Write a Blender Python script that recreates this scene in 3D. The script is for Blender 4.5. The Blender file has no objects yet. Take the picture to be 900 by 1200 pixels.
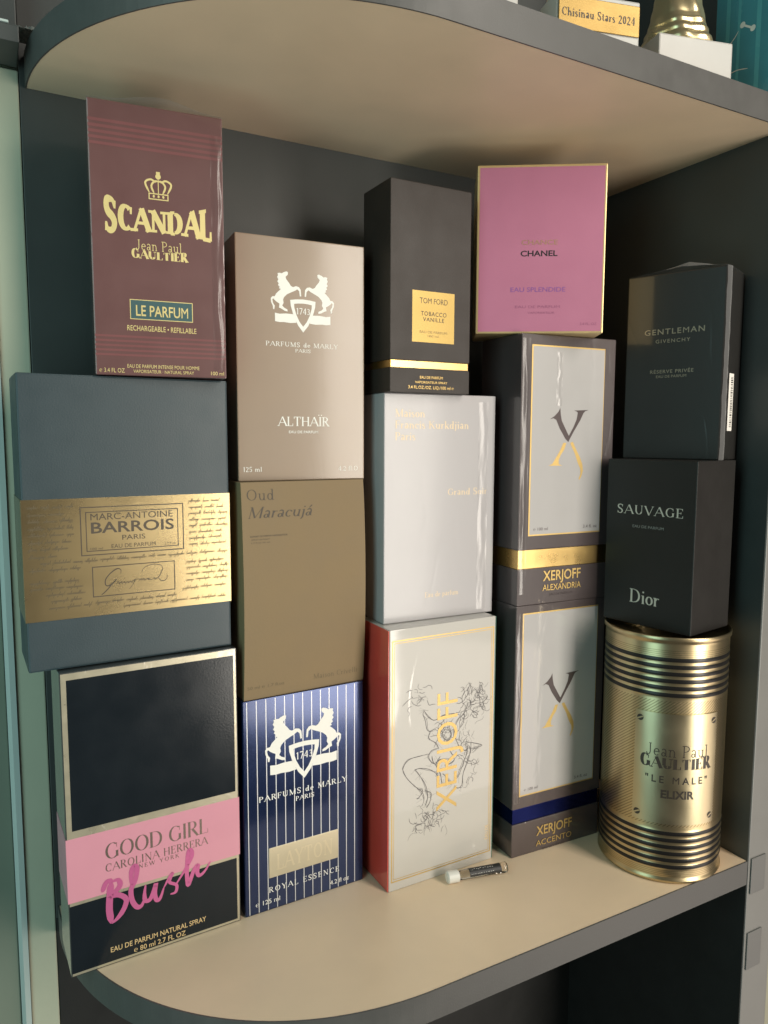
import bpy, bmesh, math, random
from mathutils import Vector, Matrix
from mathutils.geometry import tessellate_polygon

random.seed(7)
scene = bpy.context.scene
COL = scene.collection
rad = math.radians

# ------------------------------------------------------------------ camera
CAM_H, PITCH, YAW, ROLL = 0.3704, rad(5.818), rad(28.283), rad(0.188)
cam_data = bpy.data.cameras.new('camera')
cam_data.sensor_fit = 'HORIZONTAL'
cam_data.sensor_width = 36.0
cam_data.lens = 36.0 * 867.0 / 900.0
cam_data.clip_start = 0.01
cam_data.clip_end = 50.0
cam = bpy.data.objects.new('camera', cam_data)
COL.objects.link(cam)
fwd = Vector((math.sin(YAW) * math.cos(PITCH), math.cos(YAW) * math.cos(PITCH), -math.sin(PITCH)))
rgt = Vector((math.cos(YAW), -math.sin(YAW), 0))
up = rgt.cross(fwd)
r2 = rgt * math.cos(ROLL) + up * math.sin(ROLL)
u2 = -rgt * math.sin(ROLL) + up * math.cos(ROLL)
m = Matrix((r2, u2, -fwd)).transposed().to_4x4()
m.translation = Vector((0, 0, CAM_H))
cam.matrix_world = m
scene.camera = cam

# ------------------------------------------------------------------ world, lamps, exposure
world = bpy.data.worlds.new('World')
scene.world = world
world.use_nodes = True
wn = world.node_tree.nodes
wn['Background'].inputs[0].default_value = (1.0, 0.95, 0.90, 1)
wn['Background'].inputs[1].default_value = 0.065


def area(name, loc, aim, sx, sy, power, color):
    d = bpy.data.lights.new(name, 'AREA')
    d.shape = 'RECTANGLE'
    d.size, d.size_y = sx, sy
    d.energy = power
    d.color = color
    o = bpy.data.objects.new(name, d)
    o.location = loc
    o.rotation_euler = (Vector(aim) - Vector(loc)).to_track_quat('-Z', 'Y').to_euler()
    COL.objects.link(o)
    return o


area('window_light', (0.78, -0.66, 0.54), (0.32, 0.5, 0.36), 0.36, 1.95, 24, (1.0, 0.925, 0.82))
area('side_window_light', (-0.46, 0.12, 0.40), (0.08, 0.56, 0.34), 0.42, 1.4, 3.9, (0.58, 0.98, 0.96))

area('underside_fill_light', (1.45, -0.80, -0.75), (0.35, 0.45, 0.6), 0.9, 1.0, 5.0, (1.0, 0.85, 0.76))  # added fill lamp, brightens the underside of the upper shelf

vs = scene.view_settings
vs.view_transform = 'Standard'
vs.look = 'None'
vs.exposure = 0.0
vs.gamma = 1.0

# ------------------------------------------------------------------ materials
MATS = {}


def srgb(r, g, b):
    f = lambda c: (c / 255 / 12.92) if c / 255 <= 0.04045 else ((c / 255 + 0.055) / 1.055) ** 2.4
    return (f(r), f(g), f(b))


def mat(name, color, rough=0.5, metal=0.0, coat=0.0, coat_rough=0.07, mottle=0.06, mscale=40,
        fine=0.0, fine_scale=600, wrap=0.0, wrap_scale=16, spec=0.5, brush=0.0, brush_axis='z', sheen=0.0):
    """paper, foil or wrapped carton: mottled colour, fine grain, optional clear wrap with creases"""
    if name in MATS:
        return MATS[name]
    M = bpy.data.materials.new(name)
    M.use_nodes = True
    nt = M.node_tree
    N, L = nt.nodes, nt.links
    b = N['Principled BSDF']
    b.inputs['Base Color'].default_value = (*color, 1)
    b.inputs['Roughness'].default_value = rough
    b.inputs['Metallic'].default_value = metal
    b.inputs['Specular IOR Level'].default_value = spec
    b.inputs['Coat Weight'].default_value = coat
    b.inputs['Coat Roughness'].default_value = coat_rough
    tc = N.new('ShaderNodeTexCoord')
    if mottle:
        n = N.new('ShaderNodeTexNoise')
        n.inputs['Scale'].default_value = mscale
        n.inputs['Detail'].default_value = 5
        L.new(tc.outputs['Object'], n.inputs['Vector'])
        mx = N.new('ShaderNodeMix')
        mx.data_type = 'RGBA'
        mx.inputs['A'].default_value = (*[c * (1 - mottle * 1.6) for c in color], 1)
        mx.inputs['B'].default_value = (*[min(1, c * (1 + mottle * 1.6)) for c in color], 1)
        L.new(n.outputs['Fac'], mx.inputs['Factor'])
        L.new(mx.outputs['Result'], b.inputs['Base Color'])
        rr = N.new('ShaderNodeMapRange')
        rr.inputs['To Min'].default_value = max(0.02, rough - 0.10)
        rr.inputs['To Max'].default_value = min(1, rough + 0.10)
        L.new(n.outputs['Fac'], rr.inputs['Value'])
        L.new(rr.outputs['Result'], b.inputs['Roughness'])
    last = None
    if fine or brush:
        n2 = N.new('ShaderNodeTexNoise')
        n2.inputs['Detail'].default_value = 3
        if brush:
            mp = N.new('ShaderNodeMapping')
            mp.inputs['Scale'].default_value = (4, 4, 260) if brush_axis == 'z' else (260, 260, 4)
            L.new(tc.outputs['Object'], mp.inputs['Vector'])
            L.new(mp.outputs['Vector'], n2.inputs['Vector'])
            n2.inputs['Scale'].default_value = 6
        else:
            n2.inputs['Scale'].default_value = fine_scale
            L.new(tc.outputs['Object'], n2.inputs['Vector'])
        bp = N.new('ShaderNodeBump')
        bp.inputs['Strength'].default_value = max(fine, brush)
        bp.inputs['Distance'].default_value = 0.0003
        L.new(n2.outputs['Fac'], bp.inputs['Height'])
        L.new(bp.outputs['Normal'], b.inputs['Normal'])
        last = bp
    if wrap:
        # creases: folded noise (sharp ridges) plus slow swells
        n3 = N.new('ShaderNodeTexNoise')
        n3.inputs['Scale'].default_value = wrap_scale
        n3.inputs['Detail'].default_value = 2.0
        n3.inputs['Distortion'].default_value = 1.2
        mp = N.new('ShaderNodeMapping')
        mp.inputs['Rotation'].default_value = (0, rad(28), 0)
        mp.inputs['Scale'].default_value = (1.6, 1, 0.55)
        L.new(tc.outputs['Object'], mp.inputs['Vector'])
        L.new(mp.outputs['Vector'], n3.inputs['Vector'])
        sb = N.new('ShaderNodeMath'); sb.operation = 'SUBTRACT'; sb.inputs[1].default_value = 0.5
        ab = N.new('ShaderNodeMath'); ab.operation = 'ABSOLUTE'
        mn = N.new('ShaderNodeMath'); mn.operation = 'MINIMUM'; mn.inputs[1].default_value = 0.035
        L.new(n3.outputs['Fac'], sb.inputs[0])
        L.new(sb.outputs[0], ab.inputs[0])
        L.new(ab.outputs[0], mn.inputs[0])
        n4 = N.new('ShaderNodeTexNoise')
        n4.inputs['Scale'].default_value = wrap_scale * 0.7
        n4.inputs['Detail'].default_value = 1.0
        L.new(tc.outputs['Object'], n4.inputs['Vector'])
        sm = N.new('ShaderNodeMath'); sm.operation = 'MULTIPLY_ADD'
        sm.inputs[1].default_value = 3.0
        L.new(mn.outputs[0], sm.inputs[0])
        L.new(n4.outputs['Fac'], sm.inputs[2])
        vo = N.new('ShaderNodeTexVoronoi')
        vo.inputs['Scale'].default_value = wrap_scale * 2.2
        vo.feature = 'SMOOTH_F1'
        vo.inputs['Smoothness'].default_value = 0.25
        va_ = N.new('ShaderNodeVectorMath'); va_.operation = 'MULTIPLY_ADD'
        va_.inputs[1].default_value = (.06, .06, .06)
        L.new(n4.outputs['Color'], va_.inputs[0])
        L.new(tc.outputs['Object'], va_.inputs[2])
        L.new(va_.outputs[0], vo.inputs['Vector'])
        sv_ = N.new('ShaderNodeMath'); sv_.operation = 'MULTIPLY_ADD'
        sv_.inputs[1].default_value = 0.30
        L.new(vo.outputs['Distance'], sv_.inputs[0])
        L.new(sm.outputs[0], sv_.inputs[2])
        sm = sv_
        bp = N.new('ShaderNodeBump')
        bp.inputs['Strength'].default_value = wrap
        bp.inputs['Distance'].default_value = 0.0016
        L.new(sm.outputs[0], bp.inputs['Height'])
        L.new(bp.outputs['Normal'], b.inputs['Coat Normal'])
        bp2 = N.new('ShaderNodeBump')
        bp2.inputs['Strength'].default_value = wrap * 0.1
        bp2.inputs['Distance'].default_value = 0.0010
        L.new(sm.outputs[0], bp2.inputs['Height'])
        if last:
            L.new(last.outputs['Normal'], bp2.inputs['Normal'])
        L.new(bp2.outputs['Normal'], b.inputs['Normal'])
    MATS[name] = M
    return M


def film_mat(name='film', lo=0.035, hi=0.35, rough=0.24, milky=0.0):
    if name in MATS:
        return MATS[name]
    M = bpy.data.materials.new('clear_film')
    M.use_nodes = True
    nt = M.node_tree
    N, L = nt.nodes, nt.links
    N.remove(N['Principled BSDF'])
    t = N.new('ShaderNodeBsdfTransparent')
    t.inputs[0].default_value = (0.985, 0.985, 0.985, 1)
    g = N.new('ShaderNodeBsdfGlossy')
    g.inputs['Roughness'].default_value = rough
    lw = N.new('ShaderNodeLayerWeight')
    lw.inputs['Blend'].default_value = 0.25
    mr = N.new('ShaderNodeMapRange')
    mr.inputs['To Min'].default_value = lo
    mr.inputs['To Max'].default_value = hi
    L.new(lw.outputs['Facing'], mr.inputs['Value'])
    df_ = N.new('ShaderNodeBsdfDiffuse')
    m0 = N.new('ShaderNodeMixShader')
    m0.inputs[0].default_value = milky
    L.new(g.outputs[0], m0.inputs[1])
    L.new(df_.outputs[0], m0.inputs[2])
    mx = N.new('ShaderNodeMixShader')
    L.new(mr.outputs['Result'], mx.inputs[0])
    L.new(t.outputs[0], mx.inputs[1])
    L.new(m0.outputs[0], mx.inputs[2])
    L.new(mx.outputs[0], N['Material Output'].inputs[0])
    MATS[name] = M
    return M


# ------------------------------------------------------------------ object helpers
def tag(o, label=None, cat=None, group=None, kind=None):
    if label: o['label'] = label
    if cat: o['category'] = cat
    if group: o['group'] = group
    if kind: o['kind'] = kind
    return o


def thing(name, label, cat, loc, rz=0.0, group=None):
    o = bpy.data.objects.new(name, None)
    o.empty_display_size = 0.02
    COL.objects.link(o)
    o.location = loc
    o.rotation_euler = (0, 0, rz)
    return tag(o, label, cat, group)


def obj(name, bm, material, parent=None, smooth=False):
    me = bpy.data.meshes.new(name)
    bmesh.ops.recalc_face_normals(bm, faces=bm.faces) if not bm.faces or not smooth == 'keep' else None
    bm.to_mesh(me)
    bm.free()
    if smooth:
        for p in me.polygons:
            p.use_smooth = True
    me.materials.append(material)
    o = bpy.data.objects.new(name, me)
    COL.objects.link(o)
    if parent:
        o.parent = parent
    return o


def box_bm(x0, x1, y0, y1, z0, z1, bevel=0.0007, seg=2, bm=None):
    if bm is None:
        bm = bmesh.new()
    r = bmesh.ops.create_cube(bm, size=1)
    for v in r['verts']:
        v.co = Vector(((x0 + x1) / 2 + v.co.x * (x1 - x0), (y0 + y1) / 2 + v.co.y * (y1 - y0),
                       (z0 + z1) / 2 + v.co.z * (z1 - z0)))
    if bevel:
        es = list({e for v in r['verts'] for e in v.link_edges})
        bmesh.ops.bevel(bm, geom=es, offset=bevel, segments=seg, profile=0.6, affect='EDGES')
    return bm


def lathe_bm(profile, seg=72, caps=True):
    bm = bmesh.new()
    rings = []
    for r, z in profile:
        rings.append([bm.verts.new((r * math.cos(2 * math.pi * k / seg), r * math.sin(2 * math.pi * k / seg), z))
                      for k in range(seg)])
    for a, b in zip(rings, rings[1:]):
        for k in range(seg):
            bm.faces.new((a[k], a[(k + 1) % seg], b[(k + 1) % seg], b[k]))
    if caps:
        bm.faces.new(list(reversed(rings[0])))
        bm.faces.new(rings[-1])
    return bm


# ------------------------------------------------------------------ printed art
class Art:
    """flat printed shapes gathered in face coordinates (x, z), laid just proud of the face"""
    _k = 0

    def __init__(self):
        self.polys = []
        self.runs = []

    def add(self, polys):
        self.polys += [list(p) for p in polys]
        self.runs.append([list(p) for p in polys])
        return self

    def each(self, name, *a):
        """one part for every line of print"""
        for r in self.runs:
            q = Art()
            q.polys = r
            q.build(name, *a)

    def rect(self, x0, x1, z0, z1):
        return self.add([[(x0, z0), (x1, z0), (x1, z1), (x0, z1)]])

    def frame(self, x0, x1, z0, z1, t):
        return self.add([[(x0, z0), (x1, z0), (x1, z0 + t), (x0, z0 + t)],
                         [(x0, z1 - t), (x1, z1 - t), (x1, z1), (x0, z1)],
                         [(x0, z0 + t), (x0 + t, z0 + t), (x0 + t, z1 - t), (x0, z1 - t)],
                         [(x1 - t, z0 + t), (x1, z0 + t), (x1, z1 - t), (x1 - t, z1 - t)]])

    def stroke(self, pts, w, taper=True, n=4, wmin=0.45):
        p = smooth_line(pts, n)
        ws = []
        for i in range(len(p)):
            t = i / (len(p) - 1)
            k = 1.0
            if taper:
                k = wmin + (1 - wmin) * min(1, min(t, 1 - t) * 6)
            ws.append(w * k)
        return self.add(ribbon(p, ws))

    def map(self, f):
        self.polys = [[f(*q) for q in p] for p in self.polys]
        return self

    def build(self, name, material, parent, off=0.00025, fn=None):
        bm = bmesh.new()
        for i, p in enumerate(self.polys):
            o = off * 0.25 + 0.00001 * (i % 6)
            tri = [(0, 1, 2)] if len(p) == 3 else ([(0, 1, 2, 3)] if len(p) == 4 else
                   tessellate_polygon([[Vector((q[0], q[1], 0)) for q in p]]))
            vs_ = []
            for q in p:
                vs_.append(bm.verts.new(fn(q[0], q[1], o) if fn else (q[0], -o, q[1])))
            for t in tri:
                try:
                    bm.faces.new([vs_[j] for j in t])
                except ValueError:
                    pass
        for f in bm.faces:
            f.normal_update()
            if not fn and f.normal.y > 0:
                f.normal_flip()
        me = bpy.data.meshes.new(name)
        bm.to_mesh(me)
        bm.free()
        me.materials.append(material)
        o = bpy.data.objects.new(name, me)
        COL.objects.link(o)
        o.parent = parent
        return o


def smooth_line(pts, n=4):
    if len(pts) < 3 or n <= 1:
        return [tuple(p) for p in pts]
    out = []
    P = [pts[0]] + list(pts) + [pts[-1]]
    for i in range(1, len(P) - 2):
        a, b, c, d = P[i - 1], P[i], P[i + 1], P[i + 2]
        for k in range(n):
            t = k / n
            out.append(tuple(0.5 * (2 * b[j] + (c[j] - a[j]) * t + (2 * a[j] - 5 * b[j] + 4 * c[j] - d[j]) * t * t +
                                    (3 * b[j] - a[j] - 3 * c[j] + d[j]) * t ** 3) for j in (0, 1)))
    out.append(tuple(pts[-1]))
    return out


def ribbon(p, ws):
    L, R = [], []
    for i in range(len(p)):
        a = p[max(0, i - 1)]
        b = p[min(len(p) - 1, i + 1)]
        dx, dz = b[0] - a[0], b[1] - a[1]
        l = math.hypot(dx, dz) or 1e-9
        nx, nz = -dz / l, dx / l
        w = ws[i] / 2
        L.append((p[i][0] + nx * w, p[i][1] + nz * w))
        R.append((p[i][0] - nx * w, p[i][1] - nz * w))
    return [[R[i], R[i + 1], L[i + 1], L[i]] for i in range(len(p) - 1)]


# serif letters drawn with a two-width pen: l line, a arc, s foot or head serif, v arm serif, d dot
G = {
    'A': (.82, 'l .03 0 .41 1 t;l .41 1 .79 0 T;l .16 .36 .66 .36 t;s .03 0;s .79 0'),
    'B': (.68, 'l .14 0 .14 1 T;l .14 .98 .36 .98 t;a .36 .755 .19 .225 -90 90;l .14 .53 .38 .53 t;a .38 .275 .23 .255 -90 90;l .14 .02 .38 .02 t;s .1 0;s .1 1'),
    'C': (.76, 'a .43 .5 .36 .49 52 308;v .67 .94 .66'),
    'D': (.82, 'l .14 0 .14 1 T;l .14 .98 .36 .98 t;l .14 .02 .36 .02 t;a .36 .5 .37 .48 -90 90;s .1 0;s .1 1'),
    'E': (.64, 'l .14 0 .14 1 T;l .14 .98 .54 .98 t;l .14 .52 .42 .52 t;l .14 .02 .57 .02 t;v .54 1 .78;v .57 0 .24;v .42 .63 .41;s .1 0;s .1 1'),
    'F': (.6, 'l .14 0 .14 1 T;l .14 .98 .54 .98 t;l .14 .5 .42 .5 t;v .54 1 .76;v .42 .62 .39;s .14 0;s .1 1'),
    'G': (.82, 'a .43 .5 .36 .49 52 308;v .67 .94 .66;l .68 .08 .68 .44 T;s .68 .44'),
    'H': (.84, 'l .15 0 .15 1 T;l .69 0 .69 1 T;l .15 .52 .69 .52 t;s .15 0;s .15 1;s .69 0;s .69 1'),
    'I': (.34, 'l .17 0 .17 1 T;s .17 0;s .17 1'),
    'J': (.46, 'l .28 .18 .28 1 T;a .13 .18 .15 .19 180 360;s .28 1'),
    'K': (.78, 'l .14 0 .14 1 T;l .62 1 .16 .45 t;l .3 .6 .68 0 T;s .14 0;s .14 1;s .62 1;s .68 0'),
    'L': (.62, 'l .14 0 .14 1 T;l .14 .02 .55 .02 t;v .56 0 .28;s .1 0;s .14 1'),
    'M': (1.0, 'l .14 0 .14 1 t;l .14 1 .49 .03 T;l .49 .03 .84 1 t;l .84 0 .84 1 T;s .14 0;s .12 1;s .84 0;s .86 1'),
    'N': (.86, 'l .15 0 .15 1 t;l .13 1 .71 0 T;l .71 0 .71 1 t;s .15 0;s .1 1;s .71 1'),
    'O': (.86, 'a .43 .5 .36 .49 0 360'),
    'P': (.64, 'l .14 0 .14 1 T;l .14 .98 .34 .98 t;a .34 .735 .23 .245 -90 90;l .14 .49 .34 .49 t;s .14 0;s .1 1'),
    'R': (.72, 'l .14 0 .14 1 T;l .14 .98 .34 .98 t;a .34 .745 .22 .235 -90 90;l .14 .51 .34 .51 t;l .32 .51 .64 0 T;s .14 0;s .1 1;s .66 0'),
    'S': (.6, 'c .49 .78 .43 .95 .28 .98 .13 .92 .1 .74 .18 .58 .38 .45 .48 .27 .42 .08 .28 .02 .12 .08 .07 .24;v .5 .98 .72;v .07 .02 .28'),
    'T': (.72, 'l .36 0 .36 1 T;l .06 .98 .66 .98 t;v .06 1 .76;v .66 1 .76;s .36 0'),
    'U': (.82, 'l .15 .3 .15 1 T;a .41 .3 .26 .29 180 360;l .67 .3 .67 1 t;s .15 1;s .67 1'),
    'V': (.8, 'l .05 1 .41 0 T;l .41 0 .75 1 t;s .06 1;s .74 1'),
    'W': (1.15, 'l .05 1 .34 0 T;l .34 0 .58 1 t;l .56 1 .82 0 T;l .82 0 1.08 1 t;s .06 1;s .57 1;s 1.08 1'),
    'X': (.78, 'l .1 1 .68 0 T;l .08 0 .66 1 t;s .1 1;s .66 1;s .08 0;s .68 0'),
    'Y': (.76, 'l .07 1 .38 .46 T;l .69 1 .38 .46 t;l .38 0 .38 .48 T;s .07 1;s .69 1;s .38 0'),
    'a': (.52, 'c .1 .52 .16 .61 .26 .62 .36 .55 .38 .42;l .38 .06 .38 .46 T;a .21 .18 .15 .18 0 360;l .38 .04 .48 .02 t'),
    'b': (.56, 'l .12 0 .12 1 T;a .3 .31 .2 .31 0 360;s .08 1'),
    'c': (.5, 'a .27 .31 .21 .31 48 312;d .42 .5'),
    'd': (.6, 'a .26 .31 .2 .31 0 360;l .45 0 .45 1 T;s .41 1;s .49 0'),
    'e': (.52, 'a .26 .31 .21 .31 5 312;l .07 .34 .46 .34 t'),
    'f': (.36, 'l .17 0 .17 .82 T;a .3 .82 .13 .17 40 180;l .03 .6 .32 .6 t;s .17 0'),
    'g': (.54, 'a .26 .31 .2 .31 0 360;l .45 -.1 .45 .62 T;a .26 -.1 .19 .2 180 360'),
    'h': (.62, 'l .13 0 .13 1 T;a .3 .42 .17 .2 0 180;l .47 0 .47 .42 T;s .13 0;s .47 0;s .09 1'),
    'i': (.3, 'l .15 0 .15 .62 T;d .15 .86;s .15 0;s .11 .61'),
    'j': (.3, 'l .16 -.12 .16 .62 T;a .04 -.12 .12 .15 -90 0;d .16 .86;s .12 .61'),
    'k': (.58, 'l .13 0 .13 1 T;l .46 .6 .15 .28 t;l .23 .37 .5 0 T;s .13 0;s .5 0;s .46 .6;s .09 1'),
    'l': (.3, 'l .15 0 .15 1 T;s .15 0;s .11 1'),
    'm': (.9, 'l .13 0 .13 .62 T;a .29 .42 .16 .2 0 180;l .45 0 .45 .42 T;a .61 .42 .16 .2 0 180;l .77 0 .77 .42 T;s .13 0;s .45 0;s .77 0;s .09 .61'),
    'n': (.62, 'l .13 0 .13 .62 T;a .3 .42 .17 .2 0 180;l .47 0 .47 .42 T;s .13 0;s .47 0;s .09 .61'),
    'o': (.56, 'a .28 .31 .23 .31 0 360'),
    'p': (.6, 'l .13 -.3 .13 .62 T;a .32 .31 .2 .31 0 360;s .13 -.3;s .09 .61'),
    'r': (.42, 'l .13 0 .13 .62 T;a .3 .4 .17 .2 50 170;s .13 0;s .09 .61'),
    's': (.42, 'c .33 .5 .22 .61 .1 .54 .1 .42 .2 .33 .32 .22 .3 .06 .18 .01 .07 .1'),
    't': (.36, 'l .16 .1 .16 .82 T;a .27 .13 .11 .13 180 320;l .03 .6 .32 .6 t'),
    'u': (.62, 'l .13 .2 .13 .62 T;a .3 .2 .17 .2 180 360;l .47 0 .47 .62 T;s .09 .61;s .43 .61;s .51 0'),
    'v': (.54, 'l .05 .62 .27 0 T;l .27 0 .48 .62 t;s .05 .61;s .48 .61'),
    '0': (.56, 'a .28 .5 .22 .49 0 360'),
    '1': (.4, 'l .22 0 .22 1 T;l .06 .84 .22 .98 t;s .22 0'),
    '2': (.56, 'a .27 .72 .2 .27 -20 165;l .45 .64 .07 .04 m;l .05 .04 .5 .04 T'),
    '3': (.54, 'a .24 .74 .18 .24 -90 150;a .24 .27 .21 .26 -150 90'),
    '4': (.58, 'l .4 0 .4 1 T;l .4 1 .04 .3 t;l .04 .3 .54 .3 t'),
    '5': (.54, 'l .12 .97 .46 .97 T;l .12 .97 .1 .55 t;a .25 .3 .21 .3 -150 120'),
    '7': (.54, 'l .06 .96 .5 .96 T;l .5 .96 .2 0 m'),
    '.': (.24, 'd .12 .06'), '-': (.36, 'l .05 .35 .31 .35 T'), ' ': (.34, ''), '"': (.3, 'l .1 .75 .1 1 T;l .22 .75 .22 1 T'),
}
COMPO = {'Ï': ('I', [(.04, 1.2), (.30, 1.2)]), 'á': ('a', 'acc'), 'É': ('E', 'accU')}


def serif_text(text, T=.14, t=.05, serif=True, sw=.12, st=None, slant=0.0, gap=.06, hfun=None):
    """polygons of a line of lettering at cap height 1, and its width"""
    st = t if st is None else st
    out, x = [], 0.0
    W = sum(G[COMPO[c][0] if c in COMPO else c][0] + gap for c in text) - gap
    for c in text:
        base, acc = (COMPO[c] if c in COMPO else (c, None))
        w, spec = G[base]
        g = []

        def wid(dx, dz):
            l = math.hypot(dx, dz) or 1
            return t + (T - t) * (abs(dz) / l) ** 1.5

        for s in (spec.split(';') if spec else []):
            a = s.split()
            k = a[0]
            if k == 'l':
                x0, y0, x1, y1 = map(float, a[1:5])
                ww = {'T': T, 't': t, 'm': (T + t) / 2}[a[5]]
                g += ribbon([(x0, y0), (x1, y1)], [ww, ww])
            elif k == 'a':
                cx, cy, rx, ry, a0, a1 = map(float, a[1:7])
                n = max(6, int(abs(a1 - a0) / 15))
                p, ws = [], []
                for i in range(n + 1):
                    th = rad(a0 + (a1 - a0) * i / n)
                    p.append((cx + (rx - T * .3) * math.cos(th), cy + (ry - t * .5) * math.sin(th)))
                    ws.append(wid(-rx * math.sin(th), ry * math.cos(th)))
                g += ribbon(p, ws)
            elif k == 'c':
                v = list(map(float, a[1:]))
                p = smooth_line(list(zip(v[::2], v[1::2])), 3)
                ws = []
                for i in range(len(p)):
                    q = i / (len(p) - 1)
                    ws.append(t + (T - t) * math.sin(math.pi * q) ** 1.2)
                g += ribbon(p, ws)
            elif k == 's' and serif:
                cx, cy = float(a[1]), float(a[2])
                y0 = cy if cy < .3 else cy - st
                if cy > .3 and not (cy > .9 or .58 < cy < .63):
                    y0 = cy - st / 2
                g.append([(cx - sw, y0), (cx + sw, y0), (cx + sw, y0 + st), (cx - sw, y0 + st)])
            elif k == 'v' and serif:
                cx, y0, y1 = map(float, a[1:4])
                g += ribbon([(cx, y0), (cx, y1)], [st * 1.1, st * .8])
            elif k == 'd':
                cx, cy = float(a[1]), float(a[2])
                r = max(.05, T * .55)
                g.append([(cx + r * math.cos(i * math.pi / 4), cy + r * math.sin(i * math.pi / 4)) for i in range(8)])
        if isinstance(acc, list):
            for cx, cy in acc:
                g.append([(cx + .06 * math.cos(i * math.pi / 4), cy + .06 * math.sin(i * math.pi / 4)) for i in range(8)])
        elif acc == 'acc':
            g += ribbon([(.2, .74), (.34, .98)], [.05, .1])
        elif acc == 'accU':
            g += ribbon([(.28, 1.08), (.44, 1.25)], [.05, .1])
        for p in g:
            q = []
            for (px, pz) in p:
                X = px + x
                if hfun:
                    pz = hfun(X / W, pz)
                q.append((X + slant * pz, pz))
            out.append(q)
        x += w + gap
    return out, W


def place(polys, x0, x1, z, cap, W=None):
    """fit polygons to x0..x1 with the baseline at z"""
    a = min(q[0] for p in polys for q in p)
    b = max(q[0] for p in polys for q in p)
    s = (x1 - x0) / (b - a)
    return [[(x0 + (q[0] - a) * s, z + q[1] * cap) for q in p] for p in polys]


def serif(text, x0, x1, z, cap, **k):
    return place(serif_text(text, **k)[0], x0, x1, z, cap)


_SANS = {}


def sans_raw(text, weight=0.0, space=1.0):
    key = (text, weight, space)
    if weight > 0 and 'M' in text and len(text) > 1 and key not in _SANS:
        # the font's M folds over itself when emboldened: set it letter by letter, M at its plain weight
        right = lambda t: max(q[0] for r in sans_raw(t, 0.0, space) for q in r)
        r0, out = right('H'), []
        for i, c in enumerate(text):
            if c != ' ':
                x = right(text[:i] + 'H') - r0
                out += [[(q[0] + x, q[1]) for q in p] for p in sans_raw(c, 0.0 if c == 'M' else weight, space)]
        _SANS[key] = out
    if key not in _SANS:
        cu = bpy.data.curves.new('line', 'FONT')
        cu.body = text
        cu.resolution_u = 3
        cu.offset = weight
        cu.space_character = space
        o = bpy.data.objects.new('line', cu)
        COL.objects.link(o)
        dg = bpy.context.evaluated_depsgraph_get()
        me = bpy.data.meshes.new_from_object(o.evaluated_get(dg))
        me.calc_loop_triangles()
        polys = [[(me.vertices[i].co.x, me.vertices[i].co.y) for i in f.vertices] for f in me.loop_triangles]
        bpy.data.objects.remove(o)
        bpy.data.curves.remove(cu)
        bpy.data.meshes.remove(me)
        _SANS[key] = polys
    return _SANS[key]


def sans(text, x0, x1, z, cap, weight=0.0, space=1.0):
    p = sans_raw(text, weight, space)
    h = max(q[1] for r in sans_raw('H', weight) for q in r)
    p = [[(q[0], q[1] / h) for q in r] for r in p]
    return place(p, x0, x1, z, cap)


def ellipse(cx, cz, rx, rz, n=20):
    return [(cx + rx * math.cos(2 * math.pi * i / n), cz + rz * math.sin(2 * math.pi * i / n)) for i in range(n)]


def handwriting(art, x0, x1, z, h, w, rnd):
    """slanted joined-up words, too small to read"""
    x = x0
    while x < x1 - h * 2.2:
        p = []
        end = min(x1, x + h * rnd.uniform(2.6, 6.5))
        base = z + rnd.uniform(-.12, .12) * h
        while x < end:
            kind = rnd.random()
            dx = h * rnd.uniform(.34, .5)
            top = .62 if kind < .66 else (1.5 if kind < .84 else .6)
            bot = 0 if kind < .84 else -.75
            p += [(x, base + .05 * h), (x + dx * .5 + .38 * h * top, base + h * top), (x + dx * .62 + .38 * h * bot, base + h * bot)]
            x += dx
        p.append((x + .2 * h, base + .3 * h))
        art.stroke(p, w, n=3)
        x += h * rnd.uniform(.6, .9)


# ------------------------------------------------------------------ the setting: wall behind, door frame
M_wall = mat('wall_paint', (0.50, 0.50, 0.38), .8, fine=.25, fine_scale=300, mottle=.03)
M_trim = mat('pale_gloss_paint', (0.50, 0.56, 0.53), .35, mottle=.02)
M_doorgrey = mat('grey_green_paint', (0.20, 0.23, 0.18), .5, mottle=.05, mscale=12)
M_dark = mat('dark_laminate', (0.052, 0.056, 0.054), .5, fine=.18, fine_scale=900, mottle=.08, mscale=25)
M_dark_shade = mat('shaded_laminate', (0.02, 0.02, 0.019), .5, fine=.18, fine_scale=900, mottle=.08)  # dark laminate blackened: shade below the lower shelf put into the colour
M_beige = mat('beige_laminate', (0.80, 0.625, 0.44), .36, fine=.16, fine_scale=420, mottle=.05, mscale=22)
M_edge = mat('grey_edge_band', (0.082, 0.081, 0.077), .45, fine=.2, fine_scale=800, mottle=.08, mscale=60)
M_panel_edge = mat('grey_panel_edge', (0.18, 0.18, 0.17), .4, fine=.15, mottle=.05)

tag(obj('wall', box_bm(-1.6, 1.4, .640, .70, -.75, 1.5, 0), M_wall), kind='structure')

df = thing('door_frame', 'pale door frame with a light trim strip at the left of the shelf unit', 'door frame', (0, .607, -.75))
obj('casing', box_bm(.0127, .0325, 0, .032, 0, 1.376, .001), M_wall, df)
bm = bmesh.new()
prof = [(.0058, .012), (.0058, .002), (.0085, -.002), (.0124, -.002), (.0124, .030), (.0058, .030)]
lo = [bm.verts.new((x, y, 0)) for x, y in prof]
hi = [bm.verts.new((x, y, 1.376)) for x, y in prof]
for i in range(len(prof)):
    j = (i + 1) % len(prof)
    bm.faces.new((lo[i], lo[j], hi[j], hi[i]))
bm.faces.new(lo); bm.faces.new(hi)
obj('trim_strip', bm, M_trim, df)
obj('door_leaf', box_bm(-.9, .0055, .004, .032, 0, 1.376, .001), M_doorgrey, df)

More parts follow.
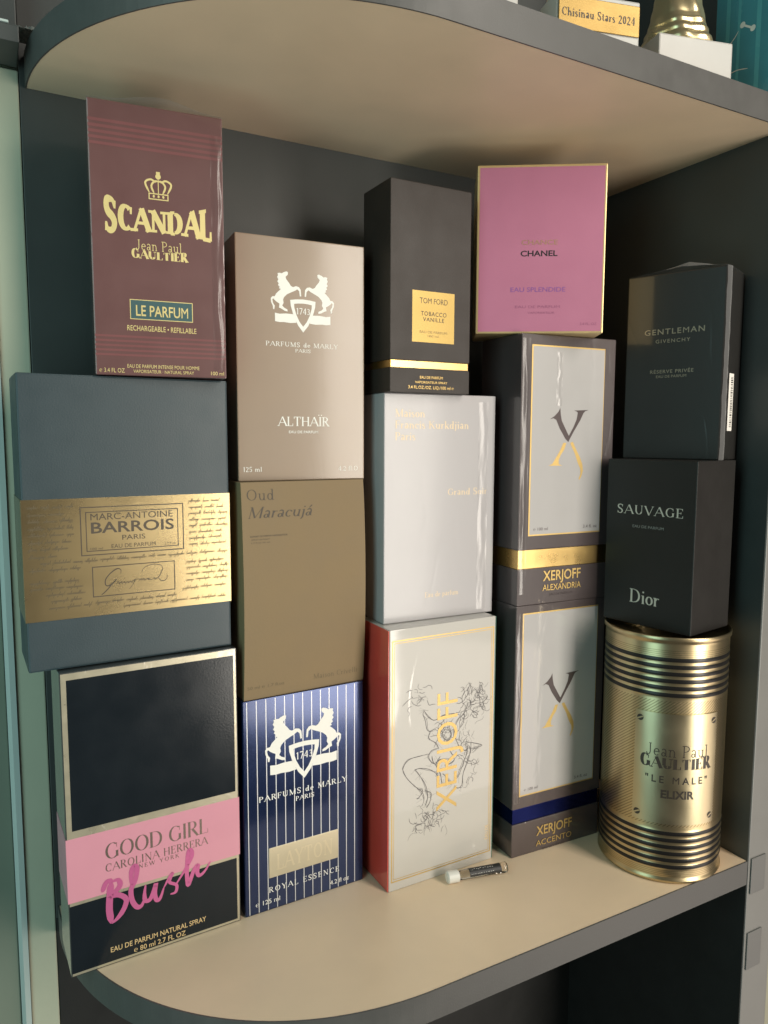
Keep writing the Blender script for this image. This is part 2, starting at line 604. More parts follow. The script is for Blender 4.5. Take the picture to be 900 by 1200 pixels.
# dark board of the neighbouring cabinet, level with the upper shelf
cb = thing('dark_cabinet', 'dark cabinet board with a pale top edge, left of the upper shelf', 'cabinet', (-.35, .566, .6215))
obj('board', box_bm(0, .382, 0, .038, .005, .0156, .0008), M_dark, cb)
obj('edge_strip', box_bm(0, .376, -.001, .003, .0157, .0172, .0003), M_trim, cb)
obj('back_board', box_bm(0, .382, .024, .038, .0158, .9, .0008), M_dark, cb)

# ------------------------------------------------------------------ the shelf unit
XL, XR, YF, YB, ZU, TH = .035, .5742, .3901, .6070, .6153, .0212
su = thing('shelf_unit', 'dark corner shelf unit with beige shelves rounded at the left end', 'shelf unit', (0, 0, 0))
obj('back_panel', box_bm(.033, .612, YB, YB + .018, -.0105, 1.3, .0006), M_dark, su)
obj('shaded_back_panel', box_bm(.033, .612, YB, YB + .018, -.75, -.0108, .0006), M_dark_shade, su)  # same panel carried down, coloured darker for the shaded recess
obj('side_panel', box_bm(XR, XR + .0005, YF + .0006, YB - .0003, -.0105, 1.3, 0), M_dark, su)
obj('shaded_side_panel', box_bm(XR, XR + .0005, YF + .0006, YB - .0003, -.75, -.0108, 0), M_dark_shade, su)
sp = obj('end_panel', box_bm(XR + .0006, .6115, YF - .0002, YB - .0003, -.75, 1.3, .0012), M_panel_edge, su)
for z0, z1 in ((-.031, .002), (-.103, -.068)):  # thin dark plates stand in for soft shade on the panel's front edge
    obj('shade_patch', box_bm(.5775, .597, YF - .0016, YF - .0003, z0, z1, .0006), mat('shade_patch_grey', (0.135, .135, .13), .5), sp)


def shelf_outline(inset, r=.2175, e=2.06):
    cx, cy = .2535, YB - .0004
    pts = []
    n = 40
    for i in range(n + 1):
        th = math.pi / 2 * i / n
        pts.append((cx - (r - inset) * math.cos(th) ** (2 / e), cy - (cy - YF - inset) * math.sin(th) ** (2 / e)))
    pts.append((XR - .0004, YF + inset))
    pts.append((XR - .0004, cy))
    return pts


def make_shelf(z0, z1, r, e):
    bm = bmesh.new()
    o = shelf_outline(.0012, r, e)
    lo = [bm.verts.new((x, y, z0)) for x, y in o]
    hi = [bm.verts.new((x, y, z1)) for x, y in o]
    for i in range(len(o)):
        j = (i + 1) % len(o)
        bm.faces.new((lo[i], lo[j], hi[j], hi[i]))
    bm.faces.new(list(reversed(lo)))
    bm.faces.new(hi)
    s = obj('shelf', bm, M_beige, su)
    bm = bmesh.new()
    a, b = shelf_outline(0, r, e)[:-1], shelf_outline(.0011, r, e)[:-1]
    zz0, zz1 = z0 - .0002, z1 + .0002
    R = []
    for (ax, ay), (bx, by) in zip(a, b):
        R.append([bm.verts.new(c) for c in ((ax, ay, zz0), (ax, ay, zz1), (bx, by, zz1), (bx, by, zz0))])
    for p, q in zip(R, R[1:]):
        for k in range(4):
            bm.faces.new((p[k], q[k], q[(k + 1) % 4], p[(k + 1) % 4]))
    bm.faces.new(R[0]); bm.faces.new(R[-1])
    obj('edge_band', bm, M_edge, s)
    return s


make_shelf(-TH, 0, .219, 2.10)
make_shelf(ZU, ZU + TH, .217, 1.96)

# ------------------------------------------------------------------ carton builder
WRAP = dict(coat=1.0, coat_rough=.06)


def carton(name, label, loc, a, w, d, h, material, bevel=.0008, group='perfume boxes stacked on the shelf'):
    t = thing(name, label, 'perfume box', loc, rad(a), group)
    if material:
        obj('carton', box_bm(0, w, 0, d, 0, h, bevel), material, t)
    return t


M_gold_foil = mat('gold_foil', (0.80, 0.56, 0.22), .30, metal=1.0, mottle=.04, brush=.10)
M_gold_ink = mat('gold_ink', (0.56, 0.39, 0.14), .38, metal=.6, mottle=0)
M_gold_soft = mat('soft_gold_ink', (0.78, 0.58, 0.30), .45, metal=.35, mottle=0)
M_silver = mat('champagne_foil', (0.50, 0.45, 0.33), .30, metal=.5, mottle=.10, mscale=90, wrap=.5, wrap_scale=30, coat=.6)
M_white_ink = mat('white_ink', (0.82, 0.80, 0.74), .5, mottle=0)
M_black_ink = mat('black_ink', (0.015, 0.013, 0.015), .5, mottle=0)
FILM = film_mat()
FILM_FLAP = film_mat('flap_film', 0.10, 0.55, 0.22, 0.45)


def film_patch(name, parent, pts_fn, nx, ny, film=None):
    bm = bmesh.new()
    g = [[bm.verts.new(pts_fn(i / nx, j / ny)) for i in range(nx + 1)] for j in range(ny + 1)]
    for j in range(ny):
        for i in range(nx):
            bm.faces.new((g[j][i], g[j][i + 1], g[j + 1][i + 1], g[j + 1][i]))
    return obj(name, bm, film or FILM, parent, smooth=True)


# ---- 1 black and pink carton with the brush script -------------------------------------------------
w, h, d = .1211, .2146, .045
M_gg_black = mat('black_satin_card', (0.010, 0.014, 0.018), .18, spec=.3, fine=.12, fine_scale=700, mottle=.12)
M_pink = mat('pink_card', (0.62, 0.26, 0.33), .45, coat=.4, coat_rough=.15, mottle=.03)
M_gg_side = mat('black_wrapped_card', (0.03, 0.034, 0.034), .35, wrap=.22, **WRAP)
gg = carton('perfume_box', 'black box with a pink band and pink brush script, lowest in the left stack', (.0360, .5167, .0002), 2.36, w, d, h, M_gg_side)
Art().rect(.0008, w - .0008, .0008, h - .0008).build('gold_border', M_silver, gg, .0002)
bm = box_bm(-.0002, w + .0002, -.00016, d + .0002, .2505 * h, .4625 * h, .0001)
obj('pink_band', bm, M_pink, gg)
Art().rect(.034 * w, .979 * w, .487 * h, .975 * h).build('black_panel', M_gg_black, gg, .0005)
Art().rect(.006 * w, .979 * w, .012 * h, .240 * h).build('black_panel', M_gg_black, gg, .0005)
M_silver_ink = mat('silver_ink', (0.27, 0.215, 0.18), .3, metal=.7, mottle=0)
A = Art()
o_ = serif_text('GOOD GIRL', T=.13, t=.022, sw=.08, gap=-.02)[0]
A.add(place(o_, .205 * w, .80 * w, .364 * h, .054 * h))
obj_title = A.build('title_lettering', M_silver_ink, gg, .0010)
A = Art()
A.add(serif('CAROLINA HERRERA', .203 * w, .80 * w, .323 * h, .027 * h, T=.12, t=.04, sw=.08))
A.add(serif('NEW YORK', .386 * w, .621 * w, .304 * h, .014 * h, T=.12, t=.06, sw=.06, gap=.25))
A.each('brand_lettering', M_silver_ink, gg, .0010)
BLUSH = [[(.18, .259), (.205, .289), (.239, .288)], [(.23, .286), (.221, .244), (.215, .191), (.225, .144)],
         [(.23, .285), (.268, .286), (.278, .266), (.253, .249), (.22, .239), (.269, .234), (.309, .212), (.296, .182), (.26, .156), (.225, .144)],
         [(.345, .243), (.34, .276), (.347, .307), (.365, .317), (.375, .302), (.362, .267), (.338, .239), (.343, .2), (.369, .173), (.396, .174), (.415, .198)],
         [(.421, .24), (.413, .209), (.418, .186), (.445, .186), (.469, .215), (.481, .235), (.473, .203), (.481, .177), (.503, .179), (.525, .211)],
         [(.525, .211), (.561, .243), (.58, .253), (.56, .226), (.601, .208), (.595, .184), (.563, .182)],
         [(.596, .209), (.644, .245), (.693, .287), (.698, .311), (.683, .319), (.672, .296), (.665, .242), (.67, .196), (.685, .21), (.71, .245), (.734, .255), (.728, .231), (.742, .217), (.776, .228), (.811, .256)]]
A = Art()
for k, s in enumerate(BLUSH):
    pts = [(u * w, v * h) for u, v in s]
    ww = [.0034, .0046, .0036, .0035, .0031, .0023, .0030][k]
    A.stroke(pts, ww, n=6, wmin=.35)
A.build('script_lettering', mat('magenta_foil', (0.58, 0.13, 0.30), .32, metal=.25, mottle=0), gg, .0012)
A = Art()
A.add(sans('EAU DE PARFUM NATURAL SPRAY', .215 * w, .777 * w, .0435 * h, .0175 * h, .008))
A.add(sans('℮ 80 ml 2.7 FL OZ', .344 * w, .649 * w, .017 * h, .017 * h, .008))
A.each('fine_print', M_gold_soft, gg, .0009)

# ---- 2 slate blue carton with a wide gold sleeve --------------------------------------------------
w, h, d = .1370, .1948, .055
z = .2152
M_slate = mat('slate_blue_card', (0.030, 0.050, 0.059), .42, fine=.2, fine_scale=900, mottle=.05)
gn = carton('perfume_box', 'wide slate blue box with a gold handwritten sleeve, second in the left stack', (.0186, .5239, z), 1.84, w, d, h, M_slate, .0014)
bm = box_bm(-.0004, w + .0004, -.00014, d + .0004, .173 * h, .585 * h, .0001)
M_sleeve = mat('brushed_gold_sleeve', (0.43, 0.34, 0.18), .28, metal=1.0, mottle=.06, mscale=14, brush=.16)
sl = obj('gold_sleeve', bm, M_sleeve, gn)
M_brown_ink = mat('brown_ink', (0.075, 0.055, 0.035), .5, mottle=0)
A = Art()
A.frame(.254 * w, .755 * w, .3855 * h, .5545 * h, .0007)
A.frame(.279 * w, .727 * w, .3995 * h, .537 * h, .0006)
A.frame(.301 * w, .704 * w, .239 * h, .346 * h, .0006)
A.build('label_frame', M_brown_ink, gn, .0009)
A = Art()
A.add(sans('MARC-ANTOINE', .302 * w, .70 * w, .5075 * h, .0225 * h, .002))
A.add(sans('BARROIS', .303 * w, .705 * w, .4625 * h, .0375 * h, .016))
A.add(sans('PARIS', .448 * w, .56 * w, .434 * h, .017 * h, .004))
A.add(sans('EAU DE PARFUM', .396 * w, .61 * w, .4065 * h, .014 * h))
A.add(sans('100 ml', .298 * w, .355 * w, .4045 * h, .008 * h))
A.add(sans('3.3 fl oz', .655 * w, .712 * w, .4060 * h, .009 * h))
A.each('brand_lettering', M_brown_ink, gn, .0009)
GANY = [[(.435, .315), (.436, .328), (.419, .333), (.388, .32), (.364, .3), (.361, .281), (.375, .275), (.401, .286), (.414, .296), (.391, .279), (.365, .259), (.344, .247), (.341, .246)],
        [(.413, .277), (.421, .287), (.426, .286), (.426, .278), (.438, .286), (.441, .279), (.453, .285), (.455, .279), (.469, .284), (.47, .279), (.481, .285), (.484, .28), (.491, .284), (.504, .289), (.496, .277), (.48, .261), (.472, .257)],
        [(.504, .286), (.522, .29), (.525, .284), (.535, .29), (.537, .284), (.548, .29), (.551, .284), (.563, .288), (.574, .288), (.568, .284), (.589, .285), (.6, .289), (.602, .284), (.621, .291), (.634, .307), (.641, .325), (.623, .336), (.587, .338), (.555, .331), (.542, .321), (.544, .313)],
        [(.621, .291), (.625, .281), (.646, .275), (.662, .284), (.664, .297)]]
A = Art()
for k, s in enumerate(GANY):
    A.stroke([(u * w, v * h) for u, v in s], .0007 if k == 0 else .00045, n=4)
A.build('script_lettering', M_brown_ink, gn, .0009)
A = Art()
rh = random.Random(3)
rows = [(.02, .22, .555 - .0235 * i) for i in range(7)] + [(.02, .14, .389), (.07, .98, .366), (.02, .25, .343), (.02, .26, .302),
        (.02, .29, .281), (.09, .27, .258), (.11, .28, .236), (.10, .29, .213)]
rows += [(.78, .985, .557 - .0226 * i) for i in range(8)] + [(.76, .985, .335 - .0225 * i) for i in range(4)]
rows += [(.31, .72, .217), (.44, .97, .196), (.74, .97, .238)]
for a_, b_, v in rows:
    handwriting(A, a_ * w, b_ * w, v * h, .0018, .00021, rh)
A.build('handwritten_text', mat('sepia_ink', (0.13, 0.095, 0.05), .5, mottle=0), gn, .0008)

# ---- 3 maroon carton with gold slab lettering ------------------------------------------------------
w, h, d = .0853, .1733, .060
z = .4104
M_maroon = mat('maroon_wrapped_card', (0.140, 0.060, 0.057), .42, wrap=.45, wrap_scale=13, mottle=.08, **WRAP)
sc = carton('perfume_box', 'maroon shrink-wrapped box with gold slab lettering and a crown, top of the left stack', (.0663, .5225, z), -5.81, w, d, h, M_maroon)
A = Art()
for i in range(5):
    v = .921 - i * .0205
    A.rect(.004 * w, .996 * w, v * h, (v + .0105) * h)
M_stripe = mat('red_stripe_print', (0.20, 0.068, 0.068), .42, wrap=.30, wrap_scale=13, **WRAP)
A.build('stripe_print', M_stripe, sc)
A = Art()
for i in range(5):
    v = .143 - i * .0175
    A.rect(.004 * w, .996 * w, v * h, (v + .008) * h)
A.build('stripe_print', M_stripe, sc)
M_scgold = mat('pale_gold_print', (0.80, 0.64, 0.28), .40, metal=.25, mottle=.05)


def bow(u, p):
    c = (2 * u - 1) ** 2
    top = .72 + .28 * c
    bot = .10 * (1 - c)
    return bot + p * (top - bot)


A = Art()
A.add(serif('SCANDAL', .097 * w, .903 * w, .5305 * h, .128 * h, T=.28, t=.13, sw=.19, st=.12, gap=.03, hfun=bow))
A.build('title_lettering', M_scgold, sc)
A = Art()
cx, cz, s = .500 * w, .664 * h, .0138
for k in range(-1, 2):
    A.add([ellipse(cx + k * .22 * s, cz + .16 * s, .05 * s, .07 * s, 8)])
A.frame(cx - .46 * s, cx + .46 * s, cz, cz + .30 * s, .05 * s)
for sx in (-1, 1):
    A.stroke([(cx + sx * .42 * s, cz + .32 * s), (cx + sx * .60 * s, cz + .75 * s), (cx + sx * .35 * s, cz + .92 * s), (cx + sx * .12 * s, cz + .80 * s)], .09 * s)
    A.stroke([(cx + sx * .20 * s, cz + .30 * s), (cx + sx * .32 * s, cz + .62 * s), (cx + sx * .18 * s, cz + .84 * s), (cx, cz + .86 * s)], .09 * s)
A.stroke([(cx, cz + .3 * s), (cx, cz + .95 * s)], .09 * s)
A.add([ellipse(cx, cz + 1.08 * s, .13 * s, .13 * s, 12)])
A.rect(cx - .09 * s, cx + .09 * s, cz + 1.18 * s, cz + 1.30 * s)
A.build('crown_emblem', M_scgold, sc)


def jpg(art, x0, x1, zj, capj, xa, xb, zg, capg):
    art.add(serif('Jean Paul', x0, x1, zj, capj, T=.075, t=.06, sw=.10, st=.055, gap=.05))
    art.add(serif('GAULTIER', xa, xb, zg, capg, T=.27, t=.05, sw=.14, st=.07, gap=.05,
                  hfun=lambda u, p: p * (.85 + .30 * (2 * u - 1) ** 2)))
    return art


jpg(Art(), .322 * w, .664 * w, .474 * h, .037 * h, .288 * w, .716 * w, .442 * h, .033 * h).each('brand_lettering', M_scgold, sc)
Art().rect(.264 * w, .740 * w, .213 * h, .288 * h).build('label_panel', mat('teal_label', (0.055, 0.11, 0.115), .4, mottle=.03), sc, .00025)
A = Art()
A.frame(.264 * w, .740 * w, .213 * h, .288 * h, .0005)
A.build('label_border', M_scgold, sc, .0005)
A = Art()
A.add(sans('LE PARFUM', .308 * w, .703 * w, .2275 * h, .0395 * h, .012))
A.add(sans('RECHARGEABLE • REFILLABLE', .240 * w, .765 * w, .1705 * h, .0195 * h, .006))
A.add(sans('EAU DE PARFUM INTENSE POUR HOMME', .232 * w, .783 * w, .0295 * h, .0135 * h))
A.add(sans('VAPORISATEUR · NATURAL SPRAY', .276 * w, .739 * w, .011 * h, .012 * h))
A.add(sans('℮ 3.4 FL OZ', .028 * w, .211 * w, .010 * h, .016 * h))
A.add(sans('100 ml', .875 * w, .979 * w, .0115 * h, .014 * h))
A.each('fine_print', M_scgold, sc, .0005)
rs = random.Random(5)
film_patch('plastic_wrap', sc, lambda u, v: (w * u, d * v * .8, h + .0004 + .006 * math.exp(-((u - .55) * 3) ** 2) * (1 - v) * math.sin(math.pi * min(1, u * 1.02)) + .0004 * rs.random()), 14, 6, FILM_FLAP)

def seam(parent, x0, x1, z0, z1, amp, seed):
    """folded edge of the clear wrap: a low ridge running up the front"""
    r_ = random.Random(seed)
    ph = [r_.uniform(0, 6) for _ in range(4)]
    jit = {}

    def f(u, v):
        k = (round(u, 3), round(v, 3))
        j = jit.setdefault(k, r_.random())
        wob = .12 * math.sin(9 * v + ph[0]) + .06 * math.sin(23 * v + ph[1])
        prof_ = max(0, 1 - abs(u - .5 - wob) * 2.6) ** 1.3
        return (x0 + (x1 - x0) * u, -.0003 - amp * prof_ * (.6 + .4 * math.sin(13 * v + ph[2])) - .00025 * j, z0 + (z1 - z0) * v)
    return film_patch('wrap_fold', parent, f, 8, 34)


seam(sc, .90 * w, .985 * w, .03 * h, .93 * h, .0010, 1)

# ---- emblem shared by two cartons ----------------------------------------------------------------
HORSE = [(262, 142), (276, 148), (274, 172), (255, 192), (262, 215), (285, 245), (300, 270), (318, 280), (345, 268), (370, 275), (386, 298),
         (390, 358), (378, 360), (372, 312), (355, 297), (335, 312), (300, 330), (265, 350), (240, 378), (232, 400), (236, 430), (224, 455), (240, 473),
         (268, 488), (270, 506), (245, 502), (212, 482), (195, 476), (200, 440), (180, 428), (160, 412), (147, 397), (139, 407), (146, 440), (160, 462),
         (155, 495), (145, 492), (143, 465), (128, 430), (126, 395), (140, 378), (160, 376), (172, 350), (195, 325), (213, 307), (196, 300), (204, 288), (188, 272), (196, 258),
         (183, 240), (192, 222), (182, 200), (190, 182), (186, 165), (205, 160), (222, 164), (238, 152)]


def emblem(parent, cx, z0, sx, sz, ink, paper):
    M = lambda px, pz: (cx + (px - 405) * sx, z0 + (690 - pz) * sz)
    A = Art()
    A.add([[M(*p) for p in HORSE]])
    A.add([[M(810 - p[0], p[1]) for p in reversed(HORSE)]])
    half = [(-245, 165), (-205, 158), (-150, 165), (-84, 163), (-58, 86), (-110, 80), (-170, 85), (-205, 82), (-245, 88)]
    for s in (1, -1):
        A.add([[(cx + s * x * sx, z0 + y * sz) for x, y in (half if s == 1 else reversed(half))]])
    outer = [(-112, 292), (-60, 301), (0, 305), (60, 301), (112, 292), (108, 240), (84, 150), (45, 62), (0, 0), (-45, 62), (-84, 150), (-108, 240)]
    inner = [(x * .70, 258 + (y - 292) * .70) for x, y in outer]
    for i in range(12):
        j = (i + 1) % 12
        A.add([[(cx + x * sx, z0 + y * sz) for x, y in (outer[i], outer[j], inner[j], inner[i])]])
    A.add(place(serif_text('1743', T=.13, t=.08, sw=.1)[0], cx - 58 * sx, cx + 60 * sx, z0 + 165 * sz, 58 * sz))
    A.build('horse_emblem', ink, parent, .0006)


# ---- 4 navy pinstriped carton ---------------------------------------------------------------------
w, h, d = .1025, .1717, .060
M_navy = mat('navy_foil_card', (0.011, 0.025, 0.085), .17, metal=.6, coat=.35, coat_rough=.10, mottle=.08, mscale=20, fine=.06)
ly = carton('perfume_box', 'navy pinstriped box with white horse crest and champagne name plate, on the shelf', (.1610, .5225, .0002), 1.48, w, d, h, M_navy)
A = Art()
for i in range(14):
    x = (.034 + i * .0742) * w
    if x < w - .001:
        A.rect(x - .00032, x + .00032, .0008, h - .0008)
A.build('pinstripes', mat('silver_stripe', (0.66, 0.66, 0.66), .35, metal=.4, mottle=0), ly, .00022)
emblem(ly, .488 * w, .591 * h, .0638 / 549, .0543 / 548, M_white_ink, M_navy)
A = Art()
A.add(serif('PARFUMS de MARLY', .117 * w, .857 * w, .5245 * h, .026 * h, T=.13, t=.06, sw=.1, gap=.13))
A.add(serif('PARIS', .414 * w, .568 * w, .490 * h, .021 * h, T=.13, t=.06, sw=.1, gap=.1))
A.each('brand_lettering', M_white_ink, ly, .0006)
M_plate = mat('champagne_plate', (0.52, 0.46, 0.33), .38, metal=.5, mottle=.05, fine=.2, fine_scale=1500)
pl = obj('name_plate', box_bm(.190 * w, .775 * w, -.0006, .0005, .155 * h, .297 * h, .0003), M_plate, ly)
A = Art().add(serif('LAYTON', .25 * w, .722 * w, .186 * h, .075 * h, T=.15, t=.08, sw=.11, gap=.08))
A.build('embossed_lettering', mat('champagne_emboss', (0.60, 0.53, 0.38), .28, metal=.6, mottle=0), pl, .0026)
A = Art()
A.add(serif('ROYAL ESSENCE', .188 * w, .782 * w, .0845 * h, .026 * h, T=.13, t=.06, sw=.1, gap=.22))
A.add(sans('℮ 125 ml', .081 * w, .277 * w, .034 * h, .021 * h))
A.add(sans('4.2 fl oz', .703 * w, .871 * w, .026 * h, .021 * h))
A.each('fine_print', M_white_ink, ly, .0006)

# ---- 5 olive carton, slightly bowed front -----------------------------------------------------------
w, h, d = .1022, .1646, .060
z = .1720
M_olive = mat('olive_matte_card', (0.225, 0.156, 0.080), .7, fine=.25, fine_scale=500, mottle=.07, mscale=30)
BOW = .0042
bowf = lambda zz: BOW * math.sin(math.pi * max(0, min(1, zz / h))) ** .8
ou = carton('perfume_box', 'plain olive brown box with a slightly bowed front, above the navy pinstriped box', (.1630, .5242, z), 2.28, w, d, h, None)
bm = bmesh.new()
nz = 20
L_ = []
for i in range(nz + 1):
    zz = h * i / nz
    b_ = bowf(zz)
    L_.append([bm.verts.new(c) for c in ((0, -b_, zz), (w, -b_, zz), (w, d, zz), (0, d, zz))])
for p, q in zip(L_, L_[1:]):
    for k in range(4):
        bm.faces.new((p[k], p[(k + 1) % 4], q[(k + 1) % 4], q[k]))
bm.faces.new(L_[0]); bm.faces.new(L_[-1])
bmesh.ops.bevel(bm, geom=[e for e in bm.edges if len(e.link_faces) == 2 and e.calc_face_angle(0) > .6], offset=.0007, segments=2, affect='EDGES')
obj('carton', bm, M_olive, ou)
M_olive_ink = mat('dark_brown_ink', (0.055, 0.040, 0.024), .55, mottle=0)
M_olive_faint = mat('faint_brown_ink', (0.125, 0.092, 0.045), .55, mottle=0)
fb = lambda x, zz, o: (x, -bowf(zz) - o, zz)
A = Art()
A.add(serif('Oud', .042 * w, .25 * w, .919 * h, .049 * h, T=.085, t=.035, sw=.08, gap=.06))
A.add(serif('Maracujá', .046 * w, .557 * w, .839 * h, .050 * h, T=.11, t=.04, sw=.07, slant=.22, gap=.0))
A.each('title_lettering', M_olive_ink, ou, .0003, fb)
A = Art()
A.add(sans('EXTRAIT DE PARFUM VAPORISATEUR', .057 * w, .346 * w, .754 * h, .007 * h, .01))
A.add(sans('SPRAY EXTRAIT', .064 * w, .204 * w, .740 * h, .0055 * h))
A.add(sans('1.7 fl.oz 50 ml', .064 * w, .204 * w, .726 * h, .0055 * h))
A.each('fine_print', M_olive_ink, ou, .0003, fb)
A = Art()
A.add(sans('50 ml ℮ 1.7 fl.oz', .024 * w, .316 * w, .050 * h, .014 * h))
A.add(serif('Maison Crivelli', .560 * w, .937 * w, .0485 * h, .026 * h, T=.1, t=.05, sw=.08))
A.each('brand_lettering', M_olive_faint, ou, .0003, fb)

# ---- 6 taupe carton with the horse crest ------------------------------------------------------------
w, h, d = .1016, .1800, .060
z = .3368
M_taupe = mat('taupe_wrapped_card', (0.30, 0.215, 0.15), .42, wrap=.03, wrap_scale=11, mottle=.05, coat=.7, coat_rough=.12)
al = carton('perfume_box', 'taupe box with a white horse crest, top of its stack', (.1651, .5353, z), -3.47, w, d, h, M_taupe)
emblem(al, .505 * w, .621 * h, .0492 / 549, .0439 / 548, M_white_ink, M_taupe)
A = Art()
A.add(serif('PARFUMS de MARLY', .217 * w, .783 * w, .5595 * h, .019 * h, T=.12, t=.06, sw=.1, gap=.10))
A.add(serif('PARIS', .442 * w, .561 * w, .5375 * h, .014 * h, T=.12, t=.06, sw=.1))
A.each('brand_lettering', M_white_ink, al, .0005)
A = Art().add(serif('ALTHAÏR', .299 * w, .712 * w, .230 * h, .039 * h, T=.13, t=.055, sw=.1, gap=.02))
A.build('title_lettering', M_white_ink, al, .0005)
A = Art()
A.add(sans('EAU DE PARFUM', .387 * w, .618 * w, .200 * h, .0105 * h, .012))
A.add(serif('125 ml', .036 * w, .174 * w, .039 * h, .020 * h, T=.11, t=.06, sw=.07))
A.add(serif('4.2 fl.O', .784 * w, .944 * w, .038 * h, .020 * h, T=.11, t=.06, sw=.07))
A.each('fine_print', M_white_ink, al, .0005)

# ---- 7 white carton with a red side and a gold-lettered sketch -----------------------------------------
w, h, d = .1039, .2184, .050
M_ivory = mat('ivory_wrapped_card', (0.50, 0.475, 0.435), .45, wrap=.18, wrap_scale=12, mottle=.03, **WRAP)
nx_ = carton('perfume_box', 'white box with a red side and an ink sketch under vertical gold lettering', (.2737, .4985, .0002), .68, w, d, h, M_ivory)
obj('red_side', box_bm(-.0010, -.0001, .0004, d - .0002, .0004, h - .0004, .0003), mat('red_wrapped_card', (0.62, 0.07, 0.05), .4, wrap=.25, **WRAP), nx_)
obj('green_side', box_bm(w + .0001, w + .0010, .0004, d - .0002, .0004, h - .0004, .0003), mat('green_wrapped_card', (0.03, 0.12, 0.085), .4, wrap=.25, **WRAP), nx_)
A = Art()
A.frame(.020 * w, .984 * w, .034 * h, .960 * h, .0010)
A.frame(.040 * w, .964 * w, .044 * h, .950 * h, .0005)
A.build('gold_border', M_gold_ink, nx_)
FIG = [[(.313, .676), (.347, .651), (.395, .633), (.435, .632), (.502, .642), (.598, .641), (.661, .628)], [(.313, .676), (.303, .663), (.325, .636), (.34, .602), (.372, .592), (.423, .599)],
       [(.372, .592), (.357, .572), (.374, .557), (.425, .541), (.453, .518)], [(.453, .518), (.386, .514), (.36, .494), (.377, .475), (.415, .46), (.469, .471), (.565, .461)],
       [(.36, .502), (.267, .504), (.176, .499), (.131, .479), (.125, .458), (.165, .426), (.232, .39), (.299, .36), (.32, .33), (.301, .304)],
       [(.229, .455), (.282, .455), (.362, .443), (.431, .419), (.459, .393)], [(.229, .455), (.27, .431), (.317, .398), (.345, .366), (.353, .332), (.33, .303)],
       [(.661, .628), (.614, .593), (.602, .56), (.632, .523), (.676, .484)], [(.703, .505), (.745, .512), (.802, .503), (.883, .487), (.818, .482), (.775, .486)],
       [(.766, .51), (.768, .475), (.735, .438), (.695, .39), (.683, .345), (.641, .337), (.613, .347)], [(.731, .502), (.726, .468), (.693, .431), (.653, .389), (.625, .375)],
       [(.468, .483), (.429, .453), (.472, .415), (.487, .367)], [(.564, .496), (.607, .457), (.566, .444), (.511, .444)], [(.499, .412), (.542, .384), (.577, .357)],
       [(.657, .566), (.652, .527)], [(.655, .618), (.696, .631), (.691, .597), (.657, .578)], [(.464, .59), (.485, .56), (.541, .538), (.575, .557), (.559, .587)],
       [(.258, .741), (.312, .717)], [(.252, .377), (.305, .365), (.273, .341), (.253, .338)], [(.387, .491), (.402, .467), (.443, .44), (.431, .408)], [(.339, .361), (.386, .345), (.374, .312), (.341, .293)]]
rf = random.Random(11)
A = Art()
for s in FIG:
    A.stroke([(u * w, v * h) for u, v in s], .00055, n=4)
    A.stroke([((u + rf.uniform(-.012, .012)) * w, (v + rf.uniform(-.005, .005)) * h) for u, v in s], .0003, n=4)
    for k in range(5):                                  # hatching along the contour
        u, v = rf.choice(s)
        a_ = rf.uniform(0, 6.28)
        A.stroke([((u + rf.uniform(0, .04)) * w, (v + rf.uniform(-.01, .01)) * h), ((u + .05 * math.cos(a_)) * w, (v + .022 * math.sin(a_)) * h)], .00022)
for (u0, u1, v0, v1, n) in ((.66, .90, .60, .735, 90), (.24, .52, .20, .285, 55), (.20, .34, .70, .78, 14), (.44, .60, .55, .60, 30), (.64, .78, .42, .57, 26), (.72, .88, .33, .44, 10)):
    for k in range(n):
        u, v = rf.uniform(u0, u1), rf.uniform(v0, v1)
        q = [(u, v)]
        a_ = rf.uniform(0, 6.28)
        for j in range(rf.randint(2, 4)):
            a_ += rf.uniform(-1.2, 1.2)
            q.append((q[-1][0] + .028 * math.cos(a_), q[-1][1] + .013 * math.sin(a_)))
        A.stroke([(uu * w, vv * h) for uu, vv in q], rf.uniform(.0002, .0005), n=3)
A.build('ink_sketch', mat('grey_ink', (0.13, 0.12, 0.12), .5, mottle=0), nx_, .00028)
A = Art()
A.add([[(.63 * w - q[1] * .193 * w, .264 * h + q[0]) for q in p] for p in sans('XERJOFF', 0, .466 * h, 0, 1, .002)])
A.each('brand_lettering', M_gold_ink, nx_, .0006)
A = Art()
A.add([[(.955 * w - q[1] * .03 * w, .09 * h + q[0]) for q in p] for p in sans('EAU DE', 0, .06 * h, 0, 1, 0)])
A.each('fine_print', M_gold_soft, nx_, .0005)

# ---- 8 pale grey carton --------------------------------------------------------------------------
w, h, d = .1060, .1860, .050
z = .2188
M_grey = mat('pale_grey_wrapped_card', (0.41, 0.385, 0.39), .42, wrap=.10, wrap_scale=9, mottle=.03, coat=.5, coat_rough=.14)
M_gold_faint = mat('faint_gold_ink', (0.62, 0.50, 0.34), .45, metal=.2, mottle=0)
so_ = carton('perfume_box', 'pale grey box with faint gold serif text, middle of the third stack from the left', (.2779, .5169, z), -1.59, w, d, h, M_grey)
A = Art()
k = dict(T=.14, t=.05, sw=.09, gap=.03)
A.add(serif('Maison', .093 * w, .347 * w, .899 * h, .034 * h, **k))
A.add(serif('Francis Kurkdjian', .093 * w, .745 * w, .850 * h, .034 * h, **k))
A.add(serif('Paris', .093 * w, .266 * w, .800 * h, .034 * h, **k))
A.each('brand_lettering', M_gold_faint, so_)
A = Art()
A.add(serif('Grand Soir', .562 * w, .931 * w, .555 * h, .030 * h, **k))
A.build('title_lettering', M_gold_faint, so_)
A = Art()
